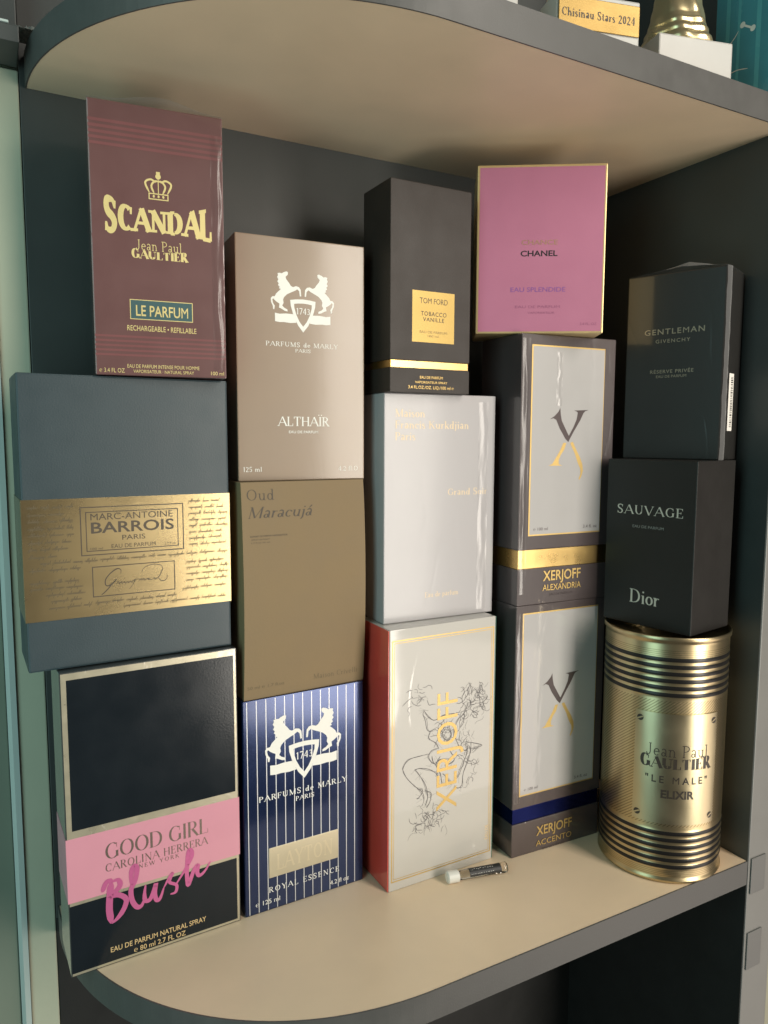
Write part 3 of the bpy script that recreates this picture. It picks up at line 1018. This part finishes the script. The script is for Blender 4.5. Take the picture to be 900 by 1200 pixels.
A.add(serif('Eau de parfum', .362 * w, .669 * w, .100 * h, .024 * h, **k))
A.each('fine_print', M_gold_faint, so_)

seam(so_, .84 * w, .93 * w, .02 * h, .97 * h, .0004, 4)

# ---- 9 black-brown carton with a square gold label -------------------------------------------------
w, h, d = .0742, .1592, .0443
z = .4049
M_umber = mat('dark_umber_card', (0.024, 0.017, 0.013), .55, fine=.3, fine_scale=1100, mottle=.05)
fo = carton('perfume_box', 'tall dark brown box with a square gold label, on top of the pale grey box', (.2770, .5060, z), .38, w, d, h, None)
obj('base_tray', box_bm(0, w, 0, d, 0, .119 * h, .0006), M_umber, fo)
obj('gold_band', box_bm(.0008, w - .0008, .0008, d - .0008, .1192 * h, .1558 * h, .0004), M_gold_foil, fo)
obj('lid', box_bm(0, w, 0, d, .156 * h, h, .0006), M_umber, fo)
lb = Art().rect(.264 * w, .791 * w, .247 * h, .494 * h).build('gold_label', mat('matte_gold_label', (0.42, 0.29, 0.09), .42, metal=.6, mottle=.04, fine=.08), fo, .0003)
A = Art()
A.add(sans('TOM FORD', .355 * w, .704 * w, .435 * h, .026 * h, -.004))
A.add(sans('TOBACCO', .370 * w, .690 * w, .376 * h, .0205 * h, .006, 1.15))
A.add(sans('VANILLE', .396 * w, .661 * w, .349 * h, .0190 * h, .006, 1.15))
A.each('title_lettering', M_brown_ink, fo, .0006)
A = Art()
A.add(sans('EAU DE PARFUM', .357 * w, .70 * w, .2915 * h, .012 * h))
A.add(sans('100 ml', .457 * w, .595 * w, .273 * h, .011 * h))
A.each('label_print', mat('tan_ink', (0.30, 0.20, 0.07), .5, mottle=0), fo, .0006)
A = Art()
A.add(sans('EAU DE PARFUM', .364 * w, .652 * w, .0695 * h, .013 * h, .006))
A.add(sans('VAPORISATEUR SPRAY', .304 * w, .710 * w, .0465 * h, .011 * h, .006))
A.add(sans('3.4 FL.OZ./OZ. LIQ./100 ml ℮', .221 * w, .794 * w, .0195 * h, .015 * h, .006))
A.each('fine_print', M_gold_ink, fo, .0004)

# ---- 10, 11 two dark cartons with a white window panel and a split letter emblem --------------------------------
XTOP = [(.301, .694), (.349, .706), (.389, .722), (.408, .737), (.414, .713), (.427, .689), (.479, .652), (.506, .633), (.552, .665), (.585, .694), (.596, .72), (.586, .724),
        (.556, .728), (.714, .731), (.677, .726), (.659, .719), (.624, .691), (.553, .646), (.502, .61), (.468, .623), (.406, .661), (.368, .692), (.337, .698)]
XLL = [(.45, .607), (.482, .607), (.461, .581), (.426, .562), (.405, .543), (.408, .527), (.447, .522), (.299, .522), (.338, .529), (.377, .553), (.42, .581)]
XLR = [(.523, .607), (.551, .611), (.594, .579), (.633, .553), (.664, .524), (.67, .501), (.657, .482), (.635, .466), (.625, .469), (.645, .491), (.641, .508), (.612, .53), (.577, .566), (.538, .594)]
M_plum = mat('plum_grey_wrapped_card', (0.066, 0.048, 0.048), .38, wrap=.35, wrap_scale=13, mottle=.06, **WRAP)
M_window = mat('cool_white_wrapped_card', (0.42, 0.402, 0.395), .40, wrap=.25, wrap_scale=12, mottle=.02, **WRAP)
M_xdark = mat('grey_brown_foil', (0.085, 0.065, 0.065), .35, metal=.4, mottle=0)
M_blue_foil = mat('blue_foil', (0.012, 0.02, 0.14), .25, metal=.9, mottle=.05)


def xbox(label, loc, a, w, d, h, pan, dv, band_mat, bv, names, ocx):
    t = carton('perfume_box', label, loc, a, w, d, h, None)
    obj('base_tray', box_bm(.0004, w - .0004, .0004, d - .0004, 0, bv[0] * h, .0006), M_plum, t)
    obj('foil_band', box_bm(.0012, w - .0012, .0012, d - .0012, bv[0] * h + .0001, bv[1] * h, .0004), band_mat, t)
    obj('lid', box_bm(0, w, 0, d, bv[1] * h + .0002, h, .0008), M_plum, t)
    u0, u1, v0, v1 = pan
    Art().rect(u0 * w - .0013, u1 * w + .0006, v0 * h - .0012, v1 * h + .0012).build('gold_border', M_gold_ink, t, .0002)
    Art().rect(u0 * w, u1 * w, v0 * h, v1 * h).build('white_panel', M_window, t, .0004)
    P = lambda s: [[((u + ocx) * w, (v + dv) * h) for u, v in s]]
    Art().add(P(XTOP)).build('emblem_upper', M_xdark, t, .0007)
    Art().add(P(XLL)).add(P(XLR)).build('emblem_lower', M_gold_ink, t, .0007)
    A = Art()
    A.add(sans('XERJOFF', .272 * w, .68 * w, names[1] * h, .038 * h, .014))
    A.add(sans(names[0], .27 * w, names[3] * w, names[2] * h, .023 * h, .004))
    A.each('brand_lettering', M_gold_ink, t, .0003)
    A = Art()
    A.add(sans('EAU DE PARFUM', .347 * w, .595 * w, (names[2] - .021) * h, .009 * h))
    A.add(sans('3.4 fl. oz', .69 * w, .845 * w, (v0 + .014) * h, .012 * h))
    A.add(sans('℮ 100 ml', (u0 + .04) * w, (u0 + .19) * w, (v0 + .014) * h, .011 * h))
    A.each('fine_print', M_xdark, t, .0006)
    return t


xa = xbox('plum box with white split-letter panel and blue band, on the shelf beside the gold can', (.3924, .4906, .0002), -2.05, .0989, .060, .2264,
          (.082, .909, .250, .965), -.018, M_blue_foil, (.134, .195), ('ACCENTO', .066, .022, .679), -.002)
xb = xbox('dark plum box with a white split-letter panel and gold band, below the magenta pink box', (.3922, .4908, .2267), -2.98, .1001, .060, .2288,
          (.117, .874, .267, .957), 0, M_gold_foil, (.138, .209), ('ALEXANDRIA', .088, .050, .686), 0)

seam(xb, .01 * .1, .085 * .1001, .01, .225, .0012, 7)
seam(xb, .36 * .1, .42 * .1001, .17, .215, .0004, 8)
seam(xa, .01 * .1, .075 * .1, .05, .22, .0009, 9)

# ---- 12 magenta pink carton with a gold rim -------------------------------------------------------
w, h, d = .1040, .1341, .050
z = .4557
M_mag = mat('orchid_pink_card', (0.45, 0.158, 0.25), .5, fine=.2, fine_scale=1000, mottle=.03)
ch = carton('perfume_box', 'orchid pink box with a thin gold rim and black brand lettering, near the upper shelf', (.3633, .5161, z), -32.1, w, d, h, mat('gold_rim_card', (0.72, 0.55, 0.27), .35, metal=.6, mottle=.04))
Art().rect(.0020, w - .0018, .0016, h - .0020).build('pink_panel', M_mag, ch, .0003)
A = Art().add(sans('CHANEL', .345 * w, .632 * w, .462 * h, .033 * h, .020))
A.each('brand_lettering', M_black_ink, ch, .0006)
A = Art().add(sans('CHANCE', .35 * w, .632 * w, .53 * h, .028 * h, .012))
A.build('title_lettering', mat('gold_pink_ink', (0.55, 0.30, 0.22), .4, metal=.5, mottle=0), ch, .0006)
A = Art().add(sans('EAU SPLENDIDE', .272 * w, .70 * w, .25 * h, .027 * h, .010))
A.build('subtitle_lettering', mat('violet_ink', (0.27, 0.10, 0.30), .45, mottle=0), ch, .0006)
A = Art()
A.add(sans('EAU DE PARFUM', .31 * w, .66 * w, .152 * h, .016 * h))
A.add(sans('VAPORISATEUR', .41 * w, .62 * w, .118 * h, .012 * h))
A.add(sans('3.4 FL. OZ', .82 * w, .95 * w, .048 * h, .015 * h))
A.each('fine_print', mat('deep_pink_ink', (0.33, 0.10, 0.19), .5, mottle=0), ch, .0006)

# ---- 13 gold can ----------------------------------------------------------------------------
CX, CY, CR, CH_ = .5170, .4398, .0516, .2101
M_can = bpy.data.materials.new('gold_tin')
M_can.use_nodes = True
nt = M_can.node_tree
N, L = nt.nodes, nt.links
b = N['Principled BSDF']
b.inputs['Metallic'].default_value = 1.0
b.inputs['Roughness'].default_value = .30
tc = N.new('ShaderNodeTexCoord')
sx = N.new('ShaderNodeSeparateXYZ')
L.new(tc.outputs['Object'], sx.inputs[0])


def math_(op, a, b_=None, c=None):
    n = N.new('ShaderNodeMath')
    n.operation = op
    for i, v in enumerate((a, b_, c)):
        if v is None:
            continue
        if isinstance(v, (int, float)):
            n.inputs[i].default_value = v
        else:
            L.new(v, n.inputs[i])
    return n.outputs[0]


zf = math_('DIVIDE', sx.outputs['Z'], CH_)                          # 0 bottom .. 1 top
ang = math_('ARCTAN2', sx.outputs['Y'], sx.outputs['X'])
# six black bands above and six below, the same spacing
def bands(v0, pitch, n, half):
    q = math_('DIVIDE', math_('SUBTRACT', zf, v0), pitch)
    near = math_('ABSOLUTE', math_('SUBTRACT', q, math_('ROUND', q)))
    on = math_('LESS_THAN', near, half)
    inr = math_('MULTIPLY', math_('GREATER_THAN', q, -.5), math_('LESS_THAN', q, n - .5))
    return math_('MULTIPLY', on, inr)
black = math_('MAXIMUM', bands(.769, .028, 6, .29), bands(.070, .0275, 6, .29))
hair1 = math_('MAXIMUM', bands(.922, .0075, 4, .14), bands(.032, .007, 4, .14))
mid = math_('MULTIPLY', math_('GREATER_THAN', zf, .235), math_('LESS_THAN', zf, .745))
diag = math_('FRACT', math_('ADD', math_('MULTIPLY', zf, 82), math_('MULTIPLY', ang, -16.0)))
hair2 = math_('MULTIPLY', math_('LESS_THAN', diag, .34), mid)
dark1 = math_('MINIMUM', math_('ADD', math_('MULTIPLY', hair1, .55), math_('MULTIPLY', hair2, .60)), 1)
mx = N.new('ShaderNodeMix'); mx.data_type = 'RGBA'
mx.inputs['A'].default_value = (.56, .46, .27, 1)
mx.inputs['B'].default_value = (.12, .085, .03, 1)
L.new(dark1, mx.inputs['Factor'])
mx2 = N.new('ShaderNodeMix'); mx2.data_type = 'RGBA'
mx2.inputs['B'].default_value = (.012, .011, .010, 1)
L.new(mx.outputs['Result'], mx2.inputs['A'])
L.new(black, mx2.inputs['Factor'])
L.new(mx2.outputs['Result'], b.inputs['Base Color'])
L.new(math_('SUBTRACT', 1.0, math_('MULTIPLY', black, .8)), b.inputs['Metallic'])
bp = N.new('ShaderNodeBump')
bp.inputs['Strength'].default_value = .25
bp.inputs['Distance'].default_value = .0003
L.new(math_('SUBTRACT', 1.0, dark1), bp.inputs['Height'])
L.new(bp.outputs['Normal'], b.inputs['Normal'])

cdir = Vector((-CX, -CY, 0)).normalized()
cang = math.atan2(cdir.y, cdir.x)
can = thing('tin_can', 'gold ribbed tin can with black rings and a riveted label plate', 'can', (CX, CY, .0002), cang)
can['group'] = 'perfume boxes stacked on the shelf'
prof = [(CR * .94, 0), (CR * .985, .0006), (CR * 1.0, .0020), (CR * 1.0, .0034), (CR * .982, .0048)]
zs = []
for v in [.070 + .0275 * i for i in range(6)] + [.769 + .028 * i for i in range(6)]:
    zs.append(v * CH_)
steps = 150
for i in range(steps + 1):
    zz = .006 + (CH_ - .0125) * i / steps
    r = CR * .982
    for q in zs:
        r += .0005 * math.exp(-((zz - q) / .0016) ** 2)
    prof.append((r, zz))
prof += [(CR * .985, CH_ - .0052), (CR * 1.006, CH_ - .0040), (CR * 1.008, CH_ - .0012), (CR * 1.0, CH_ - .0003), (CR * .985, CH_ - .0003), (CR * .975, CH_ - .0012), (CR * .972, CH_ - .004)]
obj('tin_body', lathe_bm(prof, 160), M_can, can, smooth=True)
RC = CR * .982


def oncan(s, zz, o):
    """s metres round the wall from the point that faces the room's front left"""
    th = s / RC
    return ((RC + o) * math.cos(th), (RC + o) * math.sin(th), zz)


M_cplate = mat('pale_gold_plate', (0.54, 0.47, 0.30), .32, metal=1.0, mottle=.03, brush=.1)
bm = bmesh.new()
a0, a1, z0, z1 = rad(-24), rad(54), .245 * CH_ + .0005, .695 * CH_
g = []
for i in range(97):
    th = a0 + (a1 - a0) * i / 96
    g.append([bm.verts.new((r * math.cos(th), r * math.sin(th), zz)) for r, zz in ((RC + .0001, z0), (RC + .0009, z0), (RC + .0009, z1), (RC + .0001, z1))])
for p, q in zip(g, g[1:]):
    for k in range(3):
        bm.faces.new((p[k], q[k], q[k + 1], p[k + 1]))
cp = obj('label_plate', bm, M_cplate, can, smooth=False)
A = Art()
S = lambda deg: rad(deg) * RC
jpg(A, S(-13), S(43), .523 * CH_, .048 * CH_, S(-18), S(48), .474 * CH_, .048 * CH_)
A.add(sans('"LE MALE"', S(-13), S(44), .415 * CH_, .028 * CH_, .02, 1.5))
A.add(sans('ELIXIR', S(1), S(31), .355 * CH_, .032 * CH_, .035))
M_can_ink = mat('dark_plate_ink', (0.035, 0.027, 0.02), .4, mottle=0)
A.each('label_lettering', M_can_ink, cp, .0040, oncan)
for deg, zz in ((-19.5, .665), (49.5, .665), (-19.5, .278), (49.5, .278)):
    A = Art()
    c_, zc = S(deg), zz * CH_
    A.add([ellipse(c_, zc, .0027, .0027, 14)])
    sc_ = A.build('screw_head', M_can_ink, cp, .0040, oncan)
    A = Art()
    A.stroke([(c_ - .0022, zc - .0012), (c_ + .0022, zc + .0012)], .0011, taper=False)
    A.build('screw_slot', M_cplate, sc_, .0046, oncan)

# ---- 14 black carton on the can -----------------------------------------------------------------
w, h, d = .0831, .1415, .0595
z = .2104
M_black = mat('charcoal_card', (0.018, 0.0165, 0.015), .45, fine=.12, fine_scale=800, mottle=.06, spec=.3)
sv = carton('perfume_box', 'plain charcoal box with silver serif lettering standing on the gold can', (.4805, .4786, z), -80.47, w, d, h, M_black)
M_sil = mat('silver_print', (0.62, 0.60, 0.52), .42, metal=.3, mottle=0)
A = Art().add(serif('SAUVAGE', .135 * w, .87 * w, .672 * h, .054 * h, T=.13, t=.05, sw=.1, gap=.10, hfun=lambda u, p: p * 1.0))
A.build('title_lettering', M_sil, sv)
A = Art().add(serif('Dior', .315 * w, .655 * w, .135 * h, .082 * h, T=.13, t=.045, sw=.09, gap=.0))
A.each('brand_lettering', M_sil, sv)
A = Art().add(sans('EAU DE PARFUM', .32 * w, .67 * w, .592 * h, .016 * h))
A.each('fine_print', mat('dim_silver_print', (0.28, 0.28, 0.26), .45, mottle=0), sv)

# ---- 15 black wrapped carton, top right -----------------------------------------------------------
w, h, d = .0814, .1556, .0457
z = .3520
M_bwrap = mat('black_wrapped_carton', (0.020, 0.0185, 0.017), .40, wrap=.22, wrap_scale=10, mottle=.05, spec=.3, coat=.55, coat_rough=.10)
ge = carton('perfume_box', 'black shrink-wrapped box with a barcode sticker on its side, top of the right stack', (.4995, .4809, z), -69.65, w, d, h, M_bwrap, .0010)
M_gent = mat('bronze_print', (0.27, 0.22, 0.16), .4, metal=.5, mottle=0)
A = Art().add(sans('GENTLEMAN', .198 * w, .812 * w, .677 * h, .029 * h, .010, 1.2))
A.build('title_lettering', M_gent, ge)
A = Art().add(sans('GIVENCHY', .318 * w, .673 * w, .631 * h, .019 * h, .004, 1.3))
A.each('brand_lettering', M_gent, ge)
A = Art()
A.add(sans('RÉSERVE PRIVÉE', .272 * w, .718 * w, .468 * h, .018 * h, .006, 1.15))
A.add(sans('EAU DE PARFUM', .337 * w, .648 * w, .443 * h, .014 * h))
A.each('fine_print', M_gent, ge)
# barcode sticker on the right-hand side
side = lambda x, zz, o: (w + o, x, zz)
st = Art().rect(.40 * d, .66 * d, .155 * h, .460 * h).build('barcode_sticker', M_white_ink, ge, .0006, side)
A = Art()
rb = random.Random(2)
zz = .175 * h
while zz < .44 * h:
    t_ = rb.choice([.0004, .0006, .0009])
    A.rect(.50 * d, .62 * d, zz, zz + t_)
    zz += t_ + rb.choice([.0004, .0007, .0010])
A.build('barcode', M_black_ink, st, .0009, side)
rs = random.Random(9)
film_patch('plastic_wrap', ge, lambda u, v: (w * u, d * v, h + .0003 + .0105 * max(0, 1 - abs(u - .55) * 2.0) * max(0, 1 - abs(v - .40) * 1.7) + .0007 * rs.random() * math.sin(math.pi * u)), 16, 8, FILM_FLAP)
film_patch('plastic_seam', ge, lambda u, v: (w + .0004 + .0016 * math.sin(math.pi * u) ** 2 + .0007 * rs.random(), .012 * u - .0006, h * v), 5, 24, FILM_FLAP)

# ---- sample vial lying on the shelf -------------------------------------------------------------
va = Vector((.3235, .4870, 0)); vb = Vector((.3765, .4765, 0))
ang_v = math.atan2(vb.y - va.y, vb.x - va.x)
vl = thing('sample_vial', 'small clear sample vial with a black label lying on the shelf', 'vial', (va.x, va.y, .0052), ang_v)


def tube_x(prof, seg=24):
    bm = lathe_bm(prof, seg)
    bmesh.ops.rotate(bm, verts=bm.verts, cent=(0, 0, 0), matrix=Matrix.Rotation(rad(90), 3, 'Y'))
    return bm


glass = bpy.data.materials.new('clear_glass')
glass.use_nodes = True
gb = glass.node_tree.nodes['Principled BSDF']
gb.inputs['Transmission Weight'].default_value = 1
gb.inputs['Roughness'].default_value = .03
gb.inputs['IOR'].default_value = 1.42
gb.inputs['Base Color'].default_value = (.97, .95, .9, 1)
LV = (vb - va).length
obj('glass_tube', tube_x([(.0034, .010), (.0038, .012), (.0039, LV - .006), (.0045, LV - .004), (.0045, LV - .001), (.0034, LV)]), glass, vl, smooth=True)
obj('cap', tube_x([(.0036, -.001), (.0049, 0), (.0049, .009), (.0039, .0098)]), mat('frosted_plastic', (.74, .72, .66), .35, mottle=.02), vl, smooth=False)
bm = bmesh.new()
g = []
for i in range(13):
    th = rad(-10 + 150 * i / 12)
    g.append([bm.verts.new((x, -.0042 * math.cos(th), .0042 * math.sin(th))) for x in (.0185, LV - .0065)])
for p, q in zip(g, g[1:]):
    bm.faces.new((p[0], p[1], q[1], q[0]))
vlab = obj('label', bm, mat('vial_label', (.02, .02, .02), .5, mottle=0), vl, smooth=True)
A = Art()
rb = random.Random(4)
x = .0198
while x < LV - .013:
    ww = rb.uniform(.0008, .0017)
    A.rect(x, x + ww * .8, .0014, .0056 + rb.uniform(-.0006, .0004))
    x += ww + rb.uniform(.0004, .0009)
A.build('label_print', M_white_ink, vlab, .0002, lambda xx, s, o: (xx, -(.0042 + o) * math.cos(s / .0042), (.0042 + o) * math.sin(s / .0042)))

# ------------------------------------------------------------------ on the upper shelf
ZT = ZU + TH + .0004
M_marble = mat('white_marble', (0.44, 0.435, 0.41), .35, mottle=.05, mscale=60)
M_trophy_gold = mat('polished_gold', (0.85, 0.72, 0.42), .30, metal=.9, mottle=.03)


def trophy(label, loc, a, w, d, h):
    t = thing('trophy', label, 'trophy', loc, rad(a), 'trophies on the upper shelf')
    obj('marble_base', box_bm(0, w, 0, d, 0, h, .0012), M_marble, t)
    pr = []
    for i in range(60):
        q = i / 59
        r = .0275 - .0150 * q ** .8 + (.0011 * abs(math.sin(q * 26)) if q < .32 else .0005 * abs(math.sin(q * 16)))
        pr.append((r, h + .0002 + .055 * q))
    bm = lathe_bm(pr, 48)
    for v in bm.verts:                      # cloth-like flutes
        th = math.atan2(v.co.y, v.co.x)
        k = 1 + .05 * math.sin(7 * th + v.co.z * 90)
        v.co.x *= k; v.co.y *= k
    bmesh.ops.translate(bm, verts=bm.verts, vec=(w / 2, d / 2, 0))
    obj('gold_figure', bm, M_trophy_gold, t, smooth=True)
    return t


trophy('gold trophy on a bare white marble base, nearest the teal box', (.449, .4112, ZT), -13.7, .0635, .052, .0292)
tp = trophy('trophy whose white marble base carries an engraved gold plate', (.3475, .4065, ZT), -14.0, .0625, .052, .0290)
w = .0625
pl = obj('engraved_plate', box_bm(.0012, w - .0008, -.0012, -.0001, .0058, .0255, .0004), mat('brushed_brass', (0.30, 0.195, 0.055), .38, metal=.6, mottle=.04, brush=.15), tp)
A = Art().add(serif('Chisinau Stars 2024', .0035, w - .0045, .0128, .0052, T=.17, t=.05, sw=.09, gap=.06))
A.build('engraved_lettering', M_brown_ink, pl, .0052)
trophy('trophy base of white marble at the left, with no plate, mostly above the picture', (.262, .418, ZT), -10, .0560, .050, .0290)

tb = thing('teal_box', 'glossy teal box with white line drawing at the right end of the upper shelf', 'box', (.556, .4485, ZT), rad(-90))
M_teal = mat('teal_print', (0.06, 0.28, 0.34), .25, coat=.6, mottle=.12, mscale=30)
obj('carton', box_bm(0, .056, 0, .0165, 0, .17, .0006), M_teal, tb)
A = Art()
for x0, x1 in ((.010, .0135), (.021, .0235), (.038, .042)):
    A.rect(x0, x1, .001, .169)
A.build('stripe_print', mat('light_teal_print', (0.10, 0.40, 0.44), .3, coat=.5, mottle=.05), tb)
A = Art()
A.add([ellipse(.0255, .066, .0024, .0024, 14), ellipse(.0350, .0595, .0024, .0024, 14)])
A.stroke([(.0255, .066), (.0350, .0595)], .0016, taper=False)
A.stroke([(.003, .050), (.012, .0545), (.018, .0585), (.022, .063)], .0007)
A.stroke([(.005, .040), (.013, .047), (.017, .055)], .0006)
A.stroke([(.012, .032), (.022, .0325), (.032, .030)], .0007)
A.build('line_drawing', M_white_ink, tb, .0005)

# crumpled grey lace at the far left of the upper shelf
bm = bmesh.new()
rl = random.Random(6)
nx, ny = 22, 14
g = [[bm.verts.new((.034 * i / nx, .022 * j / ny, .0008 + .006 * rl.random() * math.sin(math.pi * i / nx) ** .5 * math.sin(math.pi * j / ny) ** .5)) for i in range(nx + 1)] for j in range(ny + 1)]
for j in range(ny):
    for i in range(nx):
        bm.faces.new((g[j][i], g[j][i + 1], g[j + 1][i + 1], g[j + 1][i]))
bmesh.ops.solidify(bm, geom=bm.faces[:], thickness=.0006)
ml = obj('lace_cloth', bm, mat('grey_lace', (0.30, 0.31, 0.29), .9, mottle=.3, mscale=300))
ml.location = (.0265, .572, ZT + .0016)
tag(ml, 'crumpled grey lace cloth lying by the left end of the upper shelf', 'cloth')
